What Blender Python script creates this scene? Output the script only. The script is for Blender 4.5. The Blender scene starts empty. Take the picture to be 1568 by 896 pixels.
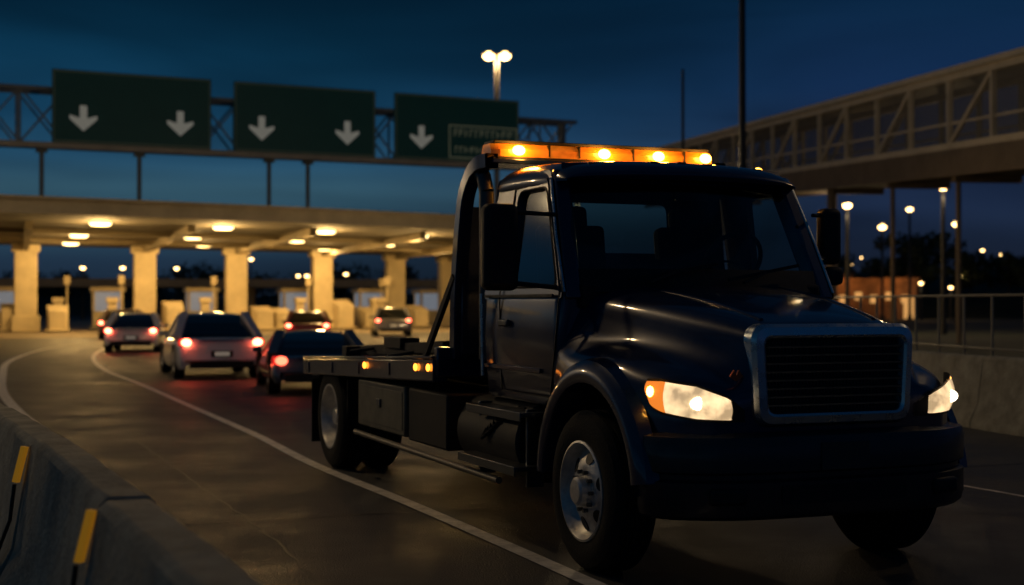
import bpy, bmesh, math, random
import numpy as np
from mathutils import Vector, Matrix
random.seed(7); np.random.seed(7)
scene=bpy.context.scene
R=math.radians

# ------------------------------------------------------------ materials
def mat(name,col,rough=.6,metal=0.,emit=None,es=0.,coat=0.,noise=0.,nscale=8.,bump=0.,bscale=40.,spec=.5,rvar=0.):
    m=bpy.data.materials.new(name); m.use_nodes=True
    nt=m.node_tree; b=nt.nodes['Principled BSDF']
    b.inputs['Base Color'].default_value=(*col,1); b.inputs['Roughness'].default_value=rough
    b.inputs['Metallic'].default_value=metal; b.inputs['Coat Weight'].default_value=coat
    b.inputs['Coat Roughness'].default_value=.07
    b.inputs['Specular IOR Level'].default_value=spec
    if emit: b.inputs['Emission Color'].default_value=(*emit,1); b.inputs['Emission Strength'].default_value=es
    tc=nt.nodes.new('ShaderNodeTexCoord')
    if noise or rvar:
        n=nt.nodes.new('ShaderNodeTexNoise'); n.inputs['Scale'].default_value=nscale; n.inputs['Detail'].default_value=7; n.inputs['Roughness'].default_value=.65
        nt.links.new(tc.outputs['Object'],n.inputs['Vector'])
        if noise:
            mr=nt.nodes.new('ShaderNodeMapRange'); mr.inputs[1].default_value=.3; mr.inputs[2].default_value=.7
            mr.inputs[3].default_value=1-noise; mr.inputs[4].default_value=1+noise
            nt.links.new(n.outputs['Fac'],mr.inputs[0])
            mx=nt.nodes.new('ShaderNodeVectorMath'); mx.operation='SCALE'; mx.inputs[0].default_value=col
            nt.links.new(mr.outputs[0],mx.inputs['Scale']); nt.links.new(mx.outputs[0],b.inputs['Base Color'])
        if rvar:
            mr=nt.nodes.new('ShaderNodeMapRange'); mr.inputs[1].default_value=.3; mr.inputs[2].default_value=.7
            mr.inputs[3].default_value=max(.02,rough-rvar); mr.inputs[4].default_value=rough+rvar
            nt.links.new(n.outputs['Fac'],mr.inputs[0]); nt.links.new(mr.outputs[0],b.inputs['Roughness'])
    if bump:
        n2=nt.nodes.new('ShaderNodeTexNoise'); n2.inputs['Scale'].default_value=bscale; n2.inputs['Detail'].default_value=5
        nt.links.new(tc.outputs['Object'],n2.inputs['Vector'])
        bp=nt.nodes.new('ShaderNodeBump'); bp.inputs['Strength'].default_value=bump; bp.inputs['Distance'].default_value=.02
        nt.links.new(n2.outputs['Fac'],bp.inputs['Height']); nt.links.new(bp.outputs[0],b.inputs['Normal'])
    return m
def emat(name,col,s):
    return mat(name,tuple(c*.3 for c in col),.4,0,col,s)
def glassmat(name,tint,gloss=.05,base=.05):
    m=bpy.data.materials.new(name); m.use_nodes=True; nt=m.node_tree; nt.nodes.clear()
    o=nt.nodes.new('ShaderNodeOutputMaterial'); mx=nt.nodes.new('ShaderNodeMixShader')
    t=nt.nodes.new('ShaderNodeBsdfTransparent'); t.inputs[0].default_value=(*tint,1)
    g=nt.nodes.new('ShaderNodeBsdfGlossy'); g.inputs['Roughness'].default_value=gloss; g.inputs[0].default_value=(.9,.95,1,1)
    lw=nt.nodes.new('ShaderNodeLayerWeight'); lw.inputs[0].default_value=.5
    p=nt.nodes.new('ShaderNodeMath'); p.operation='POWER'; p.inputs[1].default_value=4
    ma=nt.nodes.new('ShaderNodeMath'); ma.operation='MULTIPLY_ADD'; ma.inputs[1].default_value=.8; ma.inputs[2].default_value=base
    nt.links.new(lw.outputs['Facing'],p.inputs[0]); nt.links.new(p.outputs[0],ma.inputs[0]); nt.links.new(ma.outputs[0],mx.inputs[0])
    nt.links.new(t.outputs[0],mx.inputs[1]); nt.links.new(g.outputs[0],mx.inputs[2]); nt.links.new(mx.outputs[0],o.inputs[0])
    return m

M={}
M['paint']=mat('truck_paint',(.004,.014,.055),.32,.25,coat=.85,rvar=.06,nscale=3)
M['black']=mat('black_plastic',(.009,.009,.011),.55,rvar=.1,spec=.35)
M['rubber']=mat('tire_rubber',(.011,.011,.011),.85,bump=.3,bscale=60,spec=.3)
M['frame']=mat('chassis_steel',(.011,.011,.013),.6,.1,noise=.3,spec=.35)
M['chrome']=mat('brushed_chrome',(.60,.66,.72),.30,1.,rvar=.1,nscale=12)
M['dchrome']=mat('dark_chrome',(.12,.13,.14),.38,1.)
M['alu']=mat('aluminium_rim',(.68,.66,.62),.42,.55,noise=.28,nscale=14,rvar=.1)
M['glass']=glassmat('cab_glass',(.52,.60,.58))
M['cglass']=mat('car_glass',(.006,.008,.01),.06,0,coat=.5)
M['interior']=mat('cab_interior',(.012,.012,.013),.8)
M['toolbox']=mat('toolbox_metal',(.15,.14,.10),.5,.2,noise=.3,nscale=6)
M['amber']=emat('amber_lamp',(1.,.42,.05),26.)
M['ambersoft']=emat('amber_marker',(1.,.24,.02),7.)
M['asphalt']=mat('asphalt',(.048,.049,.049),.60,noise=.42,nscale=.9,bump=.6,bscale=80,rvar=.16)
M['tar']=mat('tar_joint',(.010,.010,.010),.5)
M['white']=mat('road_paint',(.74,.69,.60),.6,noise=.38,nscale=7)
M['conc']=mat('barrier_concrete',(.29,.28,.22),.85,noise=.38,nscale=4,bump=.5,bscale=30)
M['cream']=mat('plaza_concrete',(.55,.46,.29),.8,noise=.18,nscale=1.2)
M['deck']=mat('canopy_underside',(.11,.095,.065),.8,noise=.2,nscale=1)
M['steel']=mat('gantry_steel',(.17,.19,.20),.6,.1,noise=.2,nscale=2)
M['steeld']=mat('dark_pole_steel',(.03,.032,.036),.5,.3)
M['green']=mat('sign_green',(.006,.032,.025),.5,0,(.002,.018,.015),.20,noise=.15,nscale=1)  # faint emission makes the board read as lit; no lamp lights it
M['signw']=mat('sign_white',(.58,.58,.52),.5,0,(.8,.82,.72),.10,noise=.12)  # arrow brightness partly emitted, standing in for light on the sign
M['lamp']=emat('canopy_lamp',(1.,.70,.28),7.)
M['slamp']=emat('street_lamp_glow',(1.,.60,.22),10.)
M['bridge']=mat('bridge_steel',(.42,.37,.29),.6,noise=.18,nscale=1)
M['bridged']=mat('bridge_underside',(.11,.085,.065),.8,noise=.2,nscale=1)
M['grass']=mat('dark_ground',(.030,.036,.020),.95,noise=.4,nscale=.3,bump=.5,bscale=3)
M['leaf']=mat('foliage',(.035,.05,.022),.9,noise=.4,nscale=.7)
M['bark']=mat('bark',(.05,.04,.03),.9)
M['orange']=mat('barrier_reflector',(.95,.42,.01),.45,0,(1,.45,.03),.13,noise=.12,nscale=20)  # slight glow put into the colour for retroreflected light

# ------------------------------------------------------------ mesh builder
class MB:
    def __init__(s): s.v=[]; s.f=[]
    def add(s,vs,fs):
        o=len(s.v); s.v+= [tuple(map(float,p)) for p in vs]; s.f+=[[i+o for i in f] for f in fs]; return s
    def box(s,c,d,rz=0.,ry=0.,rx=0.):
        Mx=Matrix.Translation(c)@Matrix.Rotation(rz,4,'Z')@Matrix.Rotation(ry,4,'Y')@Matrix.Rotation(rx,4,'X')
        vs=[Mx@Vector((a*d[0]/2,b*d[1]/2,e*d[2]/2)) for a in(-1,1) for b in(-1,1) for e in(-1,1)]
        return s.add(vs,[(0,1,3,2),(4,6,7,5),(0,4,5,1),(2,3,7,6),(0,2,6,4),(1,5,7,3)])
    def beam(s,a,b,w,h):
        a=Vector(a);b=Vector(b);d=(b-a).normalized()
        up=Vector((0,0,1)) if abs(d.z)<.95 else Vector((1,0,0))
        x=d.cross(up).normalized(); y=x.cross(d)
        vs=[p+x*i*w/2+y*j*h/2 for p in(a,b) for i,j in((-1,-1),(1,-1),(1,1),(-1,1))]
        return s.add(vs,[(3,2,1,0),(4,5,6,7),(0,1,5,4),(1,2,6,5),(2,3,7,6),(3,0,4,7)])
    def cyl(s,a,b,r,n=14,r2=None):
        a=Vector(a);b=Vector(b);d=(b-a).normalized(); r2=r if r2 is None else r2
        up=Vector((0,0,1)) if abs(d.z)<.95 else Vector((1,0,0))
        x=d.cross(up).normalized(); y=x.cross(d); vs=[]
        for p,rr in((a,r),(b,r2)):
            for k in range(n):
                t=2*math.pi*k/n; vs.append(p+x*rr*math.cos(t)+y*rr*math.sin(t))
        return s.add(vs,[(k,(k+1)%n,n+(k+1)%n,n+k) for k in range(n)]+[list(range(n))[::-1],list(range(n,2*n))])
    def tube(s,pts,r,n=10):
        for a,b in zip(pts[:-1],pts[1:]): s.cyl(a,b,r,n)
        return s
    def grid(s,G,closeu=False,closev=False):
        a=len(G); b=len(G[0]); vs=[p for row in G for p in row]; fs=[]
        for i in range(a if closeu else a-1):
            for j in range(b if closev else b-1):
                i2=(i+1)%a; j2=(j+1)%b
                fs.append((i*b+j,i*b+j2,i2*b+j2,i2*b+j))
        return s.add(vs,fs)
    def lathe_y(s,c,prof,n=48,sg=1):
        G=[]
        for k in range(n):
            t=2*math.pi*k/n
            G.append([(c[0]+r*math.cos(t),c[1]+sg*y,c[2]+r*math.sin(t)) for y,r in prof])
        return s.grid(G,closeu=True)
    def ball(s,c,r,n=10,sc=(1,1,1)):
        G=[[(c[0]+sc[0]*r*math.sin(math.pi*i/n)*math.cos(2*math.pi*j/(2*n)),c[1]+sc[1]*r*math.sin(math.pi*i/n)*math.sin(2*math.pi*j/(2*n)),c[2]+sc[2]*r*math.cos(math.pi*i/n)) for j in range(2*n)] for i in range(n+1)]
        return s.grid(G,closev=True)
    def poly(s,pts): return s.add(pts,[list(range(len(pts)))])
    def prism(s,pts,off):
        n=len(pts); off=Vector(off); vs=[Vector(p) for p in pts]+[Vector(p)+off for p in pts]
        return s.add(vs,[list(range(n))[::-1],list(range(n,2*n))]+[(k,(k+1)%n,n+(k+1)%n,n+k) for k in range(n)])
    def obj(s,name,m,parent=None,bevel=0.,ang=35,seg=2):
        me=bpy.data.meshes.new(name); me.from_pydata(s.v,[],s.f)
        bm=bmesh.new(); bm.from_mesh(me); bmesh.ops.remove_doubles(bm,verts=bm.verts,dist=1e-5)
        bmesh.ops.recalc_face_normals(bm,faces=bm.faces); bm.to_mesh(me); bm.free()
        me.polygons.foreach_set('use_smooth',[True]*len(me.polygons)); me.set_sharp_from_angle(angle=R(ang))
        o=bpy.data.objects.new(name,me); scene.collection.objects.link(o)
        me.materials.append(M[m] if isinstance(m,str) else m)
        if parent: o.parent=parent
        if bevel:
            b=o.modifiers.new('b','BEVEL'); b.width=bevel; b.segments=seg; b.limit_method='ANGLE'; b.angle_limit=R(40); b.harden_normals=False
        return o
def empty(name,loc=(0,0,0),rz=0.):
    e=bpy.data.objects.new(name,None); e.location=loc; e.rotation_euler=(0,0,rz); scene.collection.objects.link(e); return e
def plight(name,loc,p,col,parent=None,r=.05,spot=None,rot=None,blend=.5):
    l=bpy.data.lights.new(name,'SPOT' if spot else 'POINT'); l.energy=p; l.color=col; l.shadow_soft_size=r
    if spot: l.spot_size=R(spot); l.spot_blend=blend
    o=bpy.data.objects.new(name,l); o.location=loc; scene.collection.objects.link(o)
    if rot is not None: o.rotation_euler=rot
    if parent: o.parent=parent
    return o
def cr(P,n,closed=False):
    P=np.array(P,float); k=len(P); out=[]
    for i in range(k-1):
        p0=P[i-1] if i>0 else 2*P[0]-P[1]; p1=P[i]; p2=P[i+1]; p3=P[i+2] if i+2<k else 2*P[-1]-P[-2]
        for j in range(n):
            t=j/n; out.append(.5*((2*p1)+(-p0+p2)*t+(2*p0-5*p1+4*p2-p3)*t*t+(-p0+3*p1-3*p2+p3)*t**3))
    out.append(P[-1]); return np.array(out)
def rquad(c,r,seg=6):
    c=[np.array(p,float) for p in c]; out=[]; n=len(c)
    for i in range(n):
        p=c[i]; a=c[i-1]; b=c[(i+1)%n]
        pa=p+(a-p)/np.linalg.norm(a-p)*r; pb=p+(b-p)/np.linalg.norm(b-p)*r
        for k in range(seg+1):
            t=k/seg; out.append((1-t)**2*pa+2*t*(1-t)*p+t*t*pb)
    return out

# ------------------------------------------------------------ world
w=bpy.data.worlds.new('World'); scene.world=w; w.use_nodes=True; nt=w.node_tree
bg=nt.nodes['Background']; tc=nt.nodes.new('ShaderNodeTexCoord'); sx=nt.nodes.new('ShaderNodeSeparateXYZ')
nt.links.new(tc.outputs['Generated'],sx.inputs[0])
def ramp(stops):
    r=nt.nodes.new('ShaderNodeValToRGB'); e=r.color_ramp.elements
    e[0].position=stops[0][0]; e[0].color=(*stops[0][1],1); e[1].position=stops[-1][0]; e[1].color=(*stops[-1][1],1)
    for p,c in stops[1:-1]:
        k=e.new(p); k.color=(*c,1)
    return r
rl=ramp([(0,(.005,.009,.017)),(.03,(.008,.018,.034)),(.06,(.018,.048,.074)),(.080,(.024,.066,.098)),(.10,(.011,.044,.082)),(.13,(.0050,.032,.068)),(.17,(.0024,.023,.051)),(.22,(.0010,.0135,.031)),(1,(.0010,.0065,.017))])
rr=ramp([(0,(.006,.008,.014)),(.05,(.007,.013,.030)),(.10,(.009,.019,.050)),(.15,(.004,.015,.046)),(.22,(.0015,.011,.030)),(1,(.0010,.0065,.017))])
nt.links.new(sx.outputs[2],rl.inputs[0]); nt.links.new(sx.outputs[2],rr.inputs[0])
mrx=nt.nodes.new('ShaderNodeMapRange'); mrx.inputs[1].default_value=-.12; mrx.inputs[2].default_value=.22; nt.links.new(sx.outputs[0],mrx.inputs[0])
mix=nt.nodes.new('ShaderNodeMix'); mix.data_type='RGBA'
nt.links.new(mrx.outputs[0],mix.inputs[0]); nt.links.new(rl.outputs[0],mix.inputs[6]); nt.links.new(rr.outputs[0],mix.inputs[7])
mp=nt.nodes.new('ShaderNodeMapping'); mp.inputs['Scale'].default_value=(1.6,1.6,10); mp.inputs['Rotation'].default_value=(0,R(2.5),0)
nt.links.new(tc.outputs['Generated'],mp.inputs[0])
ns=nt.nodes.new('ShaderNodeTexNoise'); ns.inputs['Scale'].default_value=1.6; ns.inputs['Detail'].default_value=4; ns.inputs['Roughness'].default_value=.40; ns.inputs['Distortion'].default_value=.4
nt.links.new(mp.outputs[0],ns.inputs['Vector'])
mr=nt.nodes.new('ShaderNodeMapRange'); mr.interpolation_type='SMOOTHSTEP'; mr.inputs[1].default_value=.32; mr.inputs[2].default_value=.68; mr.inputs[3].default_value=.68; mr.inputs[4].default_value=1.38
nt.links.new(ns.outputs['Fac'],mr.inputs[0])
vm=nt.nodes.new('ShaderNodeVectorMath'); vm.operation='SCALE'; nt.links.new(mix.outputs[2],vm.inputs[0]); nt.links.new(mr.outputs[0],vm.inputs['Scale'])
nt.links.new(vm.outputs[0],bg.inputs[0]); bg.inputs[1].default_value=1.25

# ------------------------------------------------------------ ground & road
MB().poly([(-700,-300,-.012),(700,-300,-.012),(700,1200,-.012),(-700,1200,-.012)]).obj('ground','grass')
MB().poly([(-60,-20,0),(9.5,-20,0),(9.5,8,0),(7.2,13,0),(6.3,16.6,0),(5.8,20,0),(5.4,25,0),(5.5,32,0),(6.2,45,0),(8.2,60,0),(10,150,0),(-60,150,0)]).obj('road','asphalt')
MB().poly([(-60,62,.004),(-22,62,.004),(0,78,.004),(9,92,.004),(9,130,.004),(-60,130,.004)]).obj('toll_plaza_pavement',mat('plaza_slab',(.26,.21,.14),.7,noise=.25,nscale=.5))
def ribbon(path,wd,z,name,m,n=8):
    P=cr(path,n); L=[];
    for i in range(len(P)):
        d=P[min(i+1,len(P)-1)]-P[max(i-1,0)]; d/=np.linalg.norm(d); nx=np.array([-d[1],d[0]])
        L.append([(*(P[i]-nx*wd/2),z),(*(P[i]+nx*wd/2),z)])
    return MB().grid(L).obj(name,m)
ribbon([(-14.6,56),(-14.6,51),(-12.4,41.5),(-9.7,33.2),(-6.99,26.5),(-4.85,21.1),(-3.1,16.7),(-1.92,13.5),(-.86,11.0),(-.05,9.0),(.50,7.6),(1.45,5.2),(3,1)],.12,.004,'lane_marking','white')
ribbon([(-9,62),(-14,58.5),(-16.3,54),(-16.3,50),(-15.2,44.2),(-13.3,36.9),(-11,30.2),(-8.96,24.6),(-7.1,20.1),(-5.4,16.3),(-3.8,12.5),(-2.4,9.3),(-1.2,6.6)],.16,.004,'lane_marking','white')
ribbon([(1.0,22),(2.3,16.5),(3.75,12.15),(4.12,11.2),(5.5,7.5),(7,3)],.05,.004,'lane_marking','white')
jt=MB()
for (a,b) in [((-1.7,6.2),(.9,7.35)),((-4.7,13.5),(-1.1,14.9)),((-2.9,9.6),(-.2,10.6)),((-8.5,21),(3.5,25)),((2.8,7.6),(6.4,9.2)),((2.9,12.6),(6.3,14.2))]:
    a=Vector((*a,.002)); b=Vector((*b,.002)); d=(b-a).normalized(); nx=Vector((-d.y,d.x,0))*.012
    jt.poly([a-nx,b-nx,b+nx,a+nx])
for P in ([(-2.2,5.8),(-2.9,8),(-4.1,11.2),(-5.6,15),(-8,20.5)],[(-.35,5.5),(-.9,7.2),(-1.6,9.3),(-2.7,12),(-4.2,15.7)]):
    P=cr(P,16); P=P+np.random.normal(size=P.shape)*.012
    for a,b in zip(P[:-1],P[1:]):
        d=(b-a)/np.linalg.norm(b-a); nx=np.array((-d[1],d[0]))*.008; jt.poly([(*(a-nx),.0025),(*(b-nx),.0025),(*(b+nx),.0025),(*(a+nx),.0025)])
jt.obj('road_joints','tar')

# ------------------------------------------------------------ concrete barriers
def barrier(path,name,seglen,h=.85,top=.09,base=.30,first=0.,stripes=True):
    P=cr(path,12); D=np.r_[0,np.cumsum(np.linalg.norm(np.diff(P,axis=0),axis=1))]
    def at(s): return np.array([np.interp(s,D,P[:,0]),np.interp(s,D,P[:,1])])
    e=empty(name); mb=MB(); ob=MB(); sb=MB(); prof=[(-base,.0),(-base,.08),(-base*.62,.30),(-top-.01,h-.03),(-top+.02,h),(top-.02,h),(top+.01,h-.03),(base*.62,.30),(base,.08),(base,0)]
    s=first
    while s<D[-1]-.3:
        e2=min(s+seglen,D[-1]); G=[]; dz=random.uniform(-.012,.012); dl=random.uniform(-.012,.012)
        for t in np.linspace(s+.02,e2-.02,11):
            c=at(t); d=at(min(t+.05,D[-1]))-at(max(t-.05,0)); d/=np.linalg.norm(d); nx=np.array([-d[1],d[0]])
            G.append([(*(c+nx*(a+dl+random.uniform(-.004,.004))),max(0,z+(dz if z>.2 else 0)+random.uniform(-.004,.004))) for a,z in prof])
        mb.grid(G); mb.add(G[0],[list(range(len(prof)))]); mb.add(G[-1],[list(range(len(prof)))[::-1]])
        if stripes and s>first:
            c=at(s+.03); d=at(s+.1)-at(s); d/=np.linalg.norm(d); nx=np.array([-d[1],d[0]]); ang=math.atan2(d[1],d[0])
            ob.beam((*(c+nx*(top+.035+dl)),h-.03),(*(c+nx*(top+.078+dl)),h-.21),.06,.022)
            P_=[(*(c+nx*(top+.080)),h-.22),(*(c+nx*(top+.10)+d*.01),.45),(*(c+nx*(top+.16)+d*.10),.25),(*(c+nx*(base+.02)+d*.35),.03)]
            sb.tube(P_,.010,6)
        s=e2
    mb.obj('segments','conc',e,bevel=.010)
    if ob.v: ob.obj('reflectors','orange',e); sb.obj('joint_cable','tar',e)
    return e
barrier([(.9,0),(.35,1.2),(-.1,2.15),(-.705,3.48),(-1.40,5.04),(-2.40,7.24),(-3.43,9.36),(-4.9,12.2),(-7.3,16),(-11,21),(-16,28)],'concrete_barrier',2.42,first=.62)
barrier([(11,4),(9.3,8),(7.2,13),(6.15,16.6),(5.65,20),(5.3,25),(5.4,32),(6.1,45),(8.1,60)],'concrete_barrier',3.6,h=.9,base=.28,stripes=False)
fe=empty('metal_fence'); fm=MB(); P=cr([(9.9,8),(7.75,13),(6.65,16.6),(6.15,20),(5.8,25),(5.9,32),(6.6,45),(8.6,60)],14)
D=np.r_[0,np.cumsum(np.linalg.norm(np.diff(P,axis=0),axis=1))]
at=lambda s:(np.interp(s,D,P[:,0]),np.interp(s,D,P[:,1]))
for s in np.arange(0,D[-1],.85):
    x,y=at(s); fm.cyl((x,y,0),(x,y,1.66),.020,8)
for z in (1.66,.95):
    fm.tube([(*at(s),z) for s in np.arange(0,D[-1],.85)],.02,6)
fm.obj('rails_and_posts',mat('galvanised_steel',(.26,.25,.20),.5,.4),fe)

# ------------------------------------------------------------ TOW TRUCK
T=empty('tow_truck',(1.355,8.69,0),R(-68.0)); AX=.19
St=[(-.42,[(0,1.68),(.35,1.675),(.65,1.655),(.82,1.60),(.88,1.50),(.93,1.40),(.97,1.32),(1.0,1.22),(1.005,1.06),(1.005,.84)]),
    (-.1,[(0,1.655),(.33,1.65),(.60,1.625),(.76,1.565),(.83,1.45),(.89,1.345),(.96,1.285),(1.03,1.21),(1.055,1.06),(1.055,.84)]),
    (.3,[(0,1.605),(.30,1.60),(.54,1.575),(.68,1.51),(.75,1.39),(.82,1.31),(.92,1.27),(1.02,1.20),(1.055,1.05),(1.055,.84)]),
    (.65,[(0,1.545),(.27,1.54),(.48,1.515),(.60,1.45),(.66,1.33),(.74,1.25),(.86,1.21),(.97,1.14),(1.015,1.02),(1.025,.84)]),
    (.9,[(0,1.49),(.25,1.485),(.44,1.46),(.54,1.40),(.58,1.28),(.66,1.19),(.78,1.155),(.87,1.10),(.915,.99),(.93,.84)]),
    (1.04,[(0,1.445),(.24,1.44),(.42,1.42),(.505,1.37),(.53,1.25),(.58,1.13),(.67,1.095),(.75,1.045),(.785,.96),(.79,.84)]),
    (1.075,[(0,1.41),(.23,1.405),(.40,1.39),(.48,1.34),(.50,1.23),(.55,1.11),(.63,1.07),(.70,1.02),(.73,.95),(.74,.84)])]
A=np.array([[(x,y,z) for y,z in p] for x,p in St])
A=np.array([cr(A[:,j],6) for j in range(A.shape[1])]).transpose(1,0,2)
A=np.array([cr(A[i],4) for i in range(A.shape[0])])
for row in A:
    for p in row:
        if p[1]>.8:
            a=.48+math.sqrt(max(.64**2-(p[0]-AX)**2,0)) if abs(p[0]-AX)<.64 else .84
            p[2]=max(p[2],a,.84)
G=[[(p[0],-p[1],p[2]) for p in row[::-1]]+[tuple(p) for p in row[1:]] for row in A]
hb=MB().grid(G); last=G[-1]; hb.add(last+[(1.075,0,1.1)],[(i,i+1,len(last)) for i in range(len(last)-1)]+[(len(last)-1,0,len(last))])
hb.obj('hood_and_fenders','paint',T,ang=50)
rb=MB()
for sg in(-1,1):
    rb.tube([tuple(p) for p in cr([(-.30,sg*.50,1.654),(.3,sg*.44,1.584),(.65,sg*.40,1.522),(.95,sg*.37,1.456)],5)],.016,8)
rb.obj('hood_ridges','paint',T)
fl=MB(); ln=MB()
for sg in(-1,1):
    G=[]
    for k in range(33):
        t=R(8+k*(170/32)); G.append([(AX+r*math.cos(t),sg*y,.485+r*math.sin(t)) for r,y in((.60,.9),(.60,1.07),(.608,1.092),(.64,1.105),(.69,1.095),(.735,1.06),(.755,.99))])
    fl.grid(G)
    ln.grid([[(AX+.615*math.cos(R(a)),sg*y,.485+.615*math.sin(R(a))) for y in(.45,1.07)] for a in range(2,186,8)])
    ln.box((AX,sg*.45,.75),(1.2,.03,.7))
fl.obj('wheel_arch_flares','paint',T); ln.obj('wheel_liners','black',T)
def outline(yw,xf=-.36,xr=-1.66,r=.07):
    return rquad([(xr,-yw),(xf,-yw),(xf,yw),(xr,yw)],r,5)
cb=MB(); lv=[(.90,.955),(.93,.985),(1.15,1.01),(1.35,1.015),(1.56,1.005),(1.62,.99)]
cb.grid([[(*p,z) for p in outline(yw)] for z,yw in lv],closev=True)
cb.poly([(*p,.90) for p in outline(.955)])
cb.obj('cab_lower_body','paint',T,ang=40)
yz=lambda z:1.0-(z-1.6)*.13
outq=rquad([(-1.66,1.58),(-.315,1.58),(-.735,2.42),(-1.66,2.42)],.05,6)
inq=rquad([(-1.24,1.665),(-.43,1.665),(-.765,2.30),(-1.22,2.30)],.07,6)
for sg,nm in((-1,'right'),(1,'left')):
    mb=MB()
    mb.grid([[(p[0],sg*yz(p[1]),p[1]) for p in L] for L in(outq,inq)],closev=True)
    mb.grid([[(p[0],sg*(yz(p[1])-o),p[1]) for p in inq] for o in(0,.05)],closev=True)
    mb.obj('cab_side_'+nm,'paint',T)
    MB().poly([(p[0],sg*(yz(p[1])-.03),p[1]) for p in inq]).obj('door_glass_'+nm,'glass',T)
    sm=MB()
    seam=[(-1.33,.96),(-1.33,1.6),(-1.30,2.33),(-.76,2.36),(-.36,1.63),(-.40,1.25),(-.50,.96),(-1.33,.96)]
    f=lambda p:(p[0],sg*((yz(p[1]) if p[1]>1.6 else (1.013 if p[1]>1.1 else .995))+.003),p[1])
    for a,b in zip(seam[:-1],seam[1:]): sm.beam(f(a),f(b),.008,.008)
    sm.obj('door_seam_'+nm,'black',T)
    tr=MB(); tr.grid([[(p[0],sg*(yz(p[1])+.004+o),p[1]) for p in [np.array(q)*k+np.array((-.95,1.98))*(1-k) for q in inq]] for k,o in((1.0,-.002),(1.02,.004),(1.05,-.002))],closev=True)
    tr.obj('window_trim_'+nm,'black',T)
    h=MB().box((-1.22,sg*1.03,1.42),(.16,.03,.045)); h.obj('door_handle_'+nm,'dchrome',T,bevel=.01)
    MB().beam((-.42,sg*1.018,1.60),(-1.6,sg*1.018,1.60),.012,.02).obj('belt_moulding_'+nm,'black',T)
    MB().beam((-.62,sg*1.018,1.12),(-1.62,sg*1.018,1.12),.012,.03).obj('side_crease_'+nm,'paint',T,bevel=.004)
ap=MB()
for sg in(-1,1):
    ap.add([(-.30,sg*.985,1.58),(-.28,sg*.88,1.58),(-.39,sg*.84,1.58),(-.42,sg*.94,1.58),(-.70,sg*.892,2.42),(-.68,sg*.785,2.42),(-.80,sg*.75,2.42),(-.83,sg*.86,2.42)],[(0,1,2,3),(4,5,6,7),(0,1,5,4),(1,2,6,5),(2,3,7,6),(3,0,4,7)])
ap.obj('a_pillars','paint',T,bevel=.018)
hl=MB()
for sg in(-1,1): hl.tube([(-.318,sg*.985,1.62),(-.50,sg*.958,1.97),(-.70,sg*.905,2.36)],.010,6)
hl.obj('pillar_highlight','chrome',T)  # bright strip imitating the highlight line along the A-pillars
B=lambda s:np.array((-.335+.19*(1-s*s),.90*s,1.62)); Tt=lambda s:np.array((-.70+.12*(1-s*s),.83*s,2.385))
wpt=lambda s,t:B(s)*(1-t)+Tt(s)*t+np.array((.03*math.sin(math.pi*min(t,1)),0,0))
ws=[[tuple(wpt(s,t)) for s in np.linspace(-1,1,21)] for t in np.linspace(0,1,11)]
MB().grid(ws).obj('windshield','glass',T)
fr=MB()
fr.grid([[tuple(wpt(s,t)+np.array((.005,0,.003))) for s in np.linspace(-1,1,21)] for t in(0,.1,.19)])
fr.obj('cowl_panel','black',T)
fr=MB()
fr.grid([[tuple(wpt(s,t)+np.array((.006,0,.003))) for s in np.linspace(-1,1,21)] for t in(.925,1.0,1.10)])
fr.obj('windshield_header','paint',T)
wp=MB()
for y0,y1 in((-.62,.02),(.05,.66)):
    wp.beam((-.10-.15*y0*y0,y0,1.70),(-.185-.12*y1*y1,y1,1.80),.015,.02); wp.beam((-.08,y0+.1,1.68),(-.155,(y0+y1)/2,1.75),.02,.015)
wp.obj('wipers','black',T)
RS=[(-.60,[(0,2.355),(.4,2.355),(.68,2.35),(.80,2.345),(.84,2.34),(.84,2.335)]),
    (-.585,[(0,2.40),(.4,2.395),(.68,2.38),(.81,2.365),(.855,2.35),(.86,2.335)]),
    (-.68,[(0,2.465),(.4,2.46),(.70,2.44),(.84,2.405),(.885,2.365),(.893,2.335)]),
    (-.85,[(0,2.50),(.4,2.495),(.72,2.475),(.87,2.43),(.912,2.375),(.915,2.335)]),
    (-1.2,[(0,2.525),(.4,2.52),(.74,2.50),(.88,2.445),(.918,2.38),(.918,2.335)]),
    (-1.55,[(0,2.525),(.4,2.52),(.74,2.50),(.88,2.445),(.918,2.38),(.918,2.335)]),
    (-1.68,[(0,2.47),(.4,2.465),(.72,2.45),(.84,2.41),(.88,2.37),(.89,2.335)])]
A=np.array([[(x+.12*(1-(y/.9)**2)*max(0,min(1,(x+1.1)/.4)),y,z) for y,z in p] for x,p in RS])
A=np.array([cr(A[:,j],4) for j in range(A.shape[1])]).transpose(1,0,2); A=np.array([cr(A[i],3) for i in range(A.shape[0])])
MB().grid([[(p[0],-p[1],p[2]) for p in row[::-1]]+[tuple(p) for p in row[1:]] for row in A]).obj('cab_roof','paint',T,ang=60)
rw=MB(); o4=rquad([(-.97,1.55),(.97,1.55),(.89,2.44),(-.89,2.44)],.06,5); i4=rquad([(-.46,1.92),(.46,1.92),(.44,2.28),(-.44,2.28)],.06,5)
rw.grid([[(-1.655,p[0],p[1]) for p in L] for L in(o4,i4)],closev=True); rw.obj('cab_rear_wall','paint',T)
MB().poly([(-1.65,p[0],p[1]) for p in i4]).obj('rear_glass','glass',T)
it=MB(); it.box((-.50,0,1.60),(.42,1.74,.16)); it.box((-.62,.48,1.72),(.16,.42,.10)); it.box((-1.0,0,1.35),(1.2,1.8,.05)); it.obj('dashboard','interior',T,bevel=.03)
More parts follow.
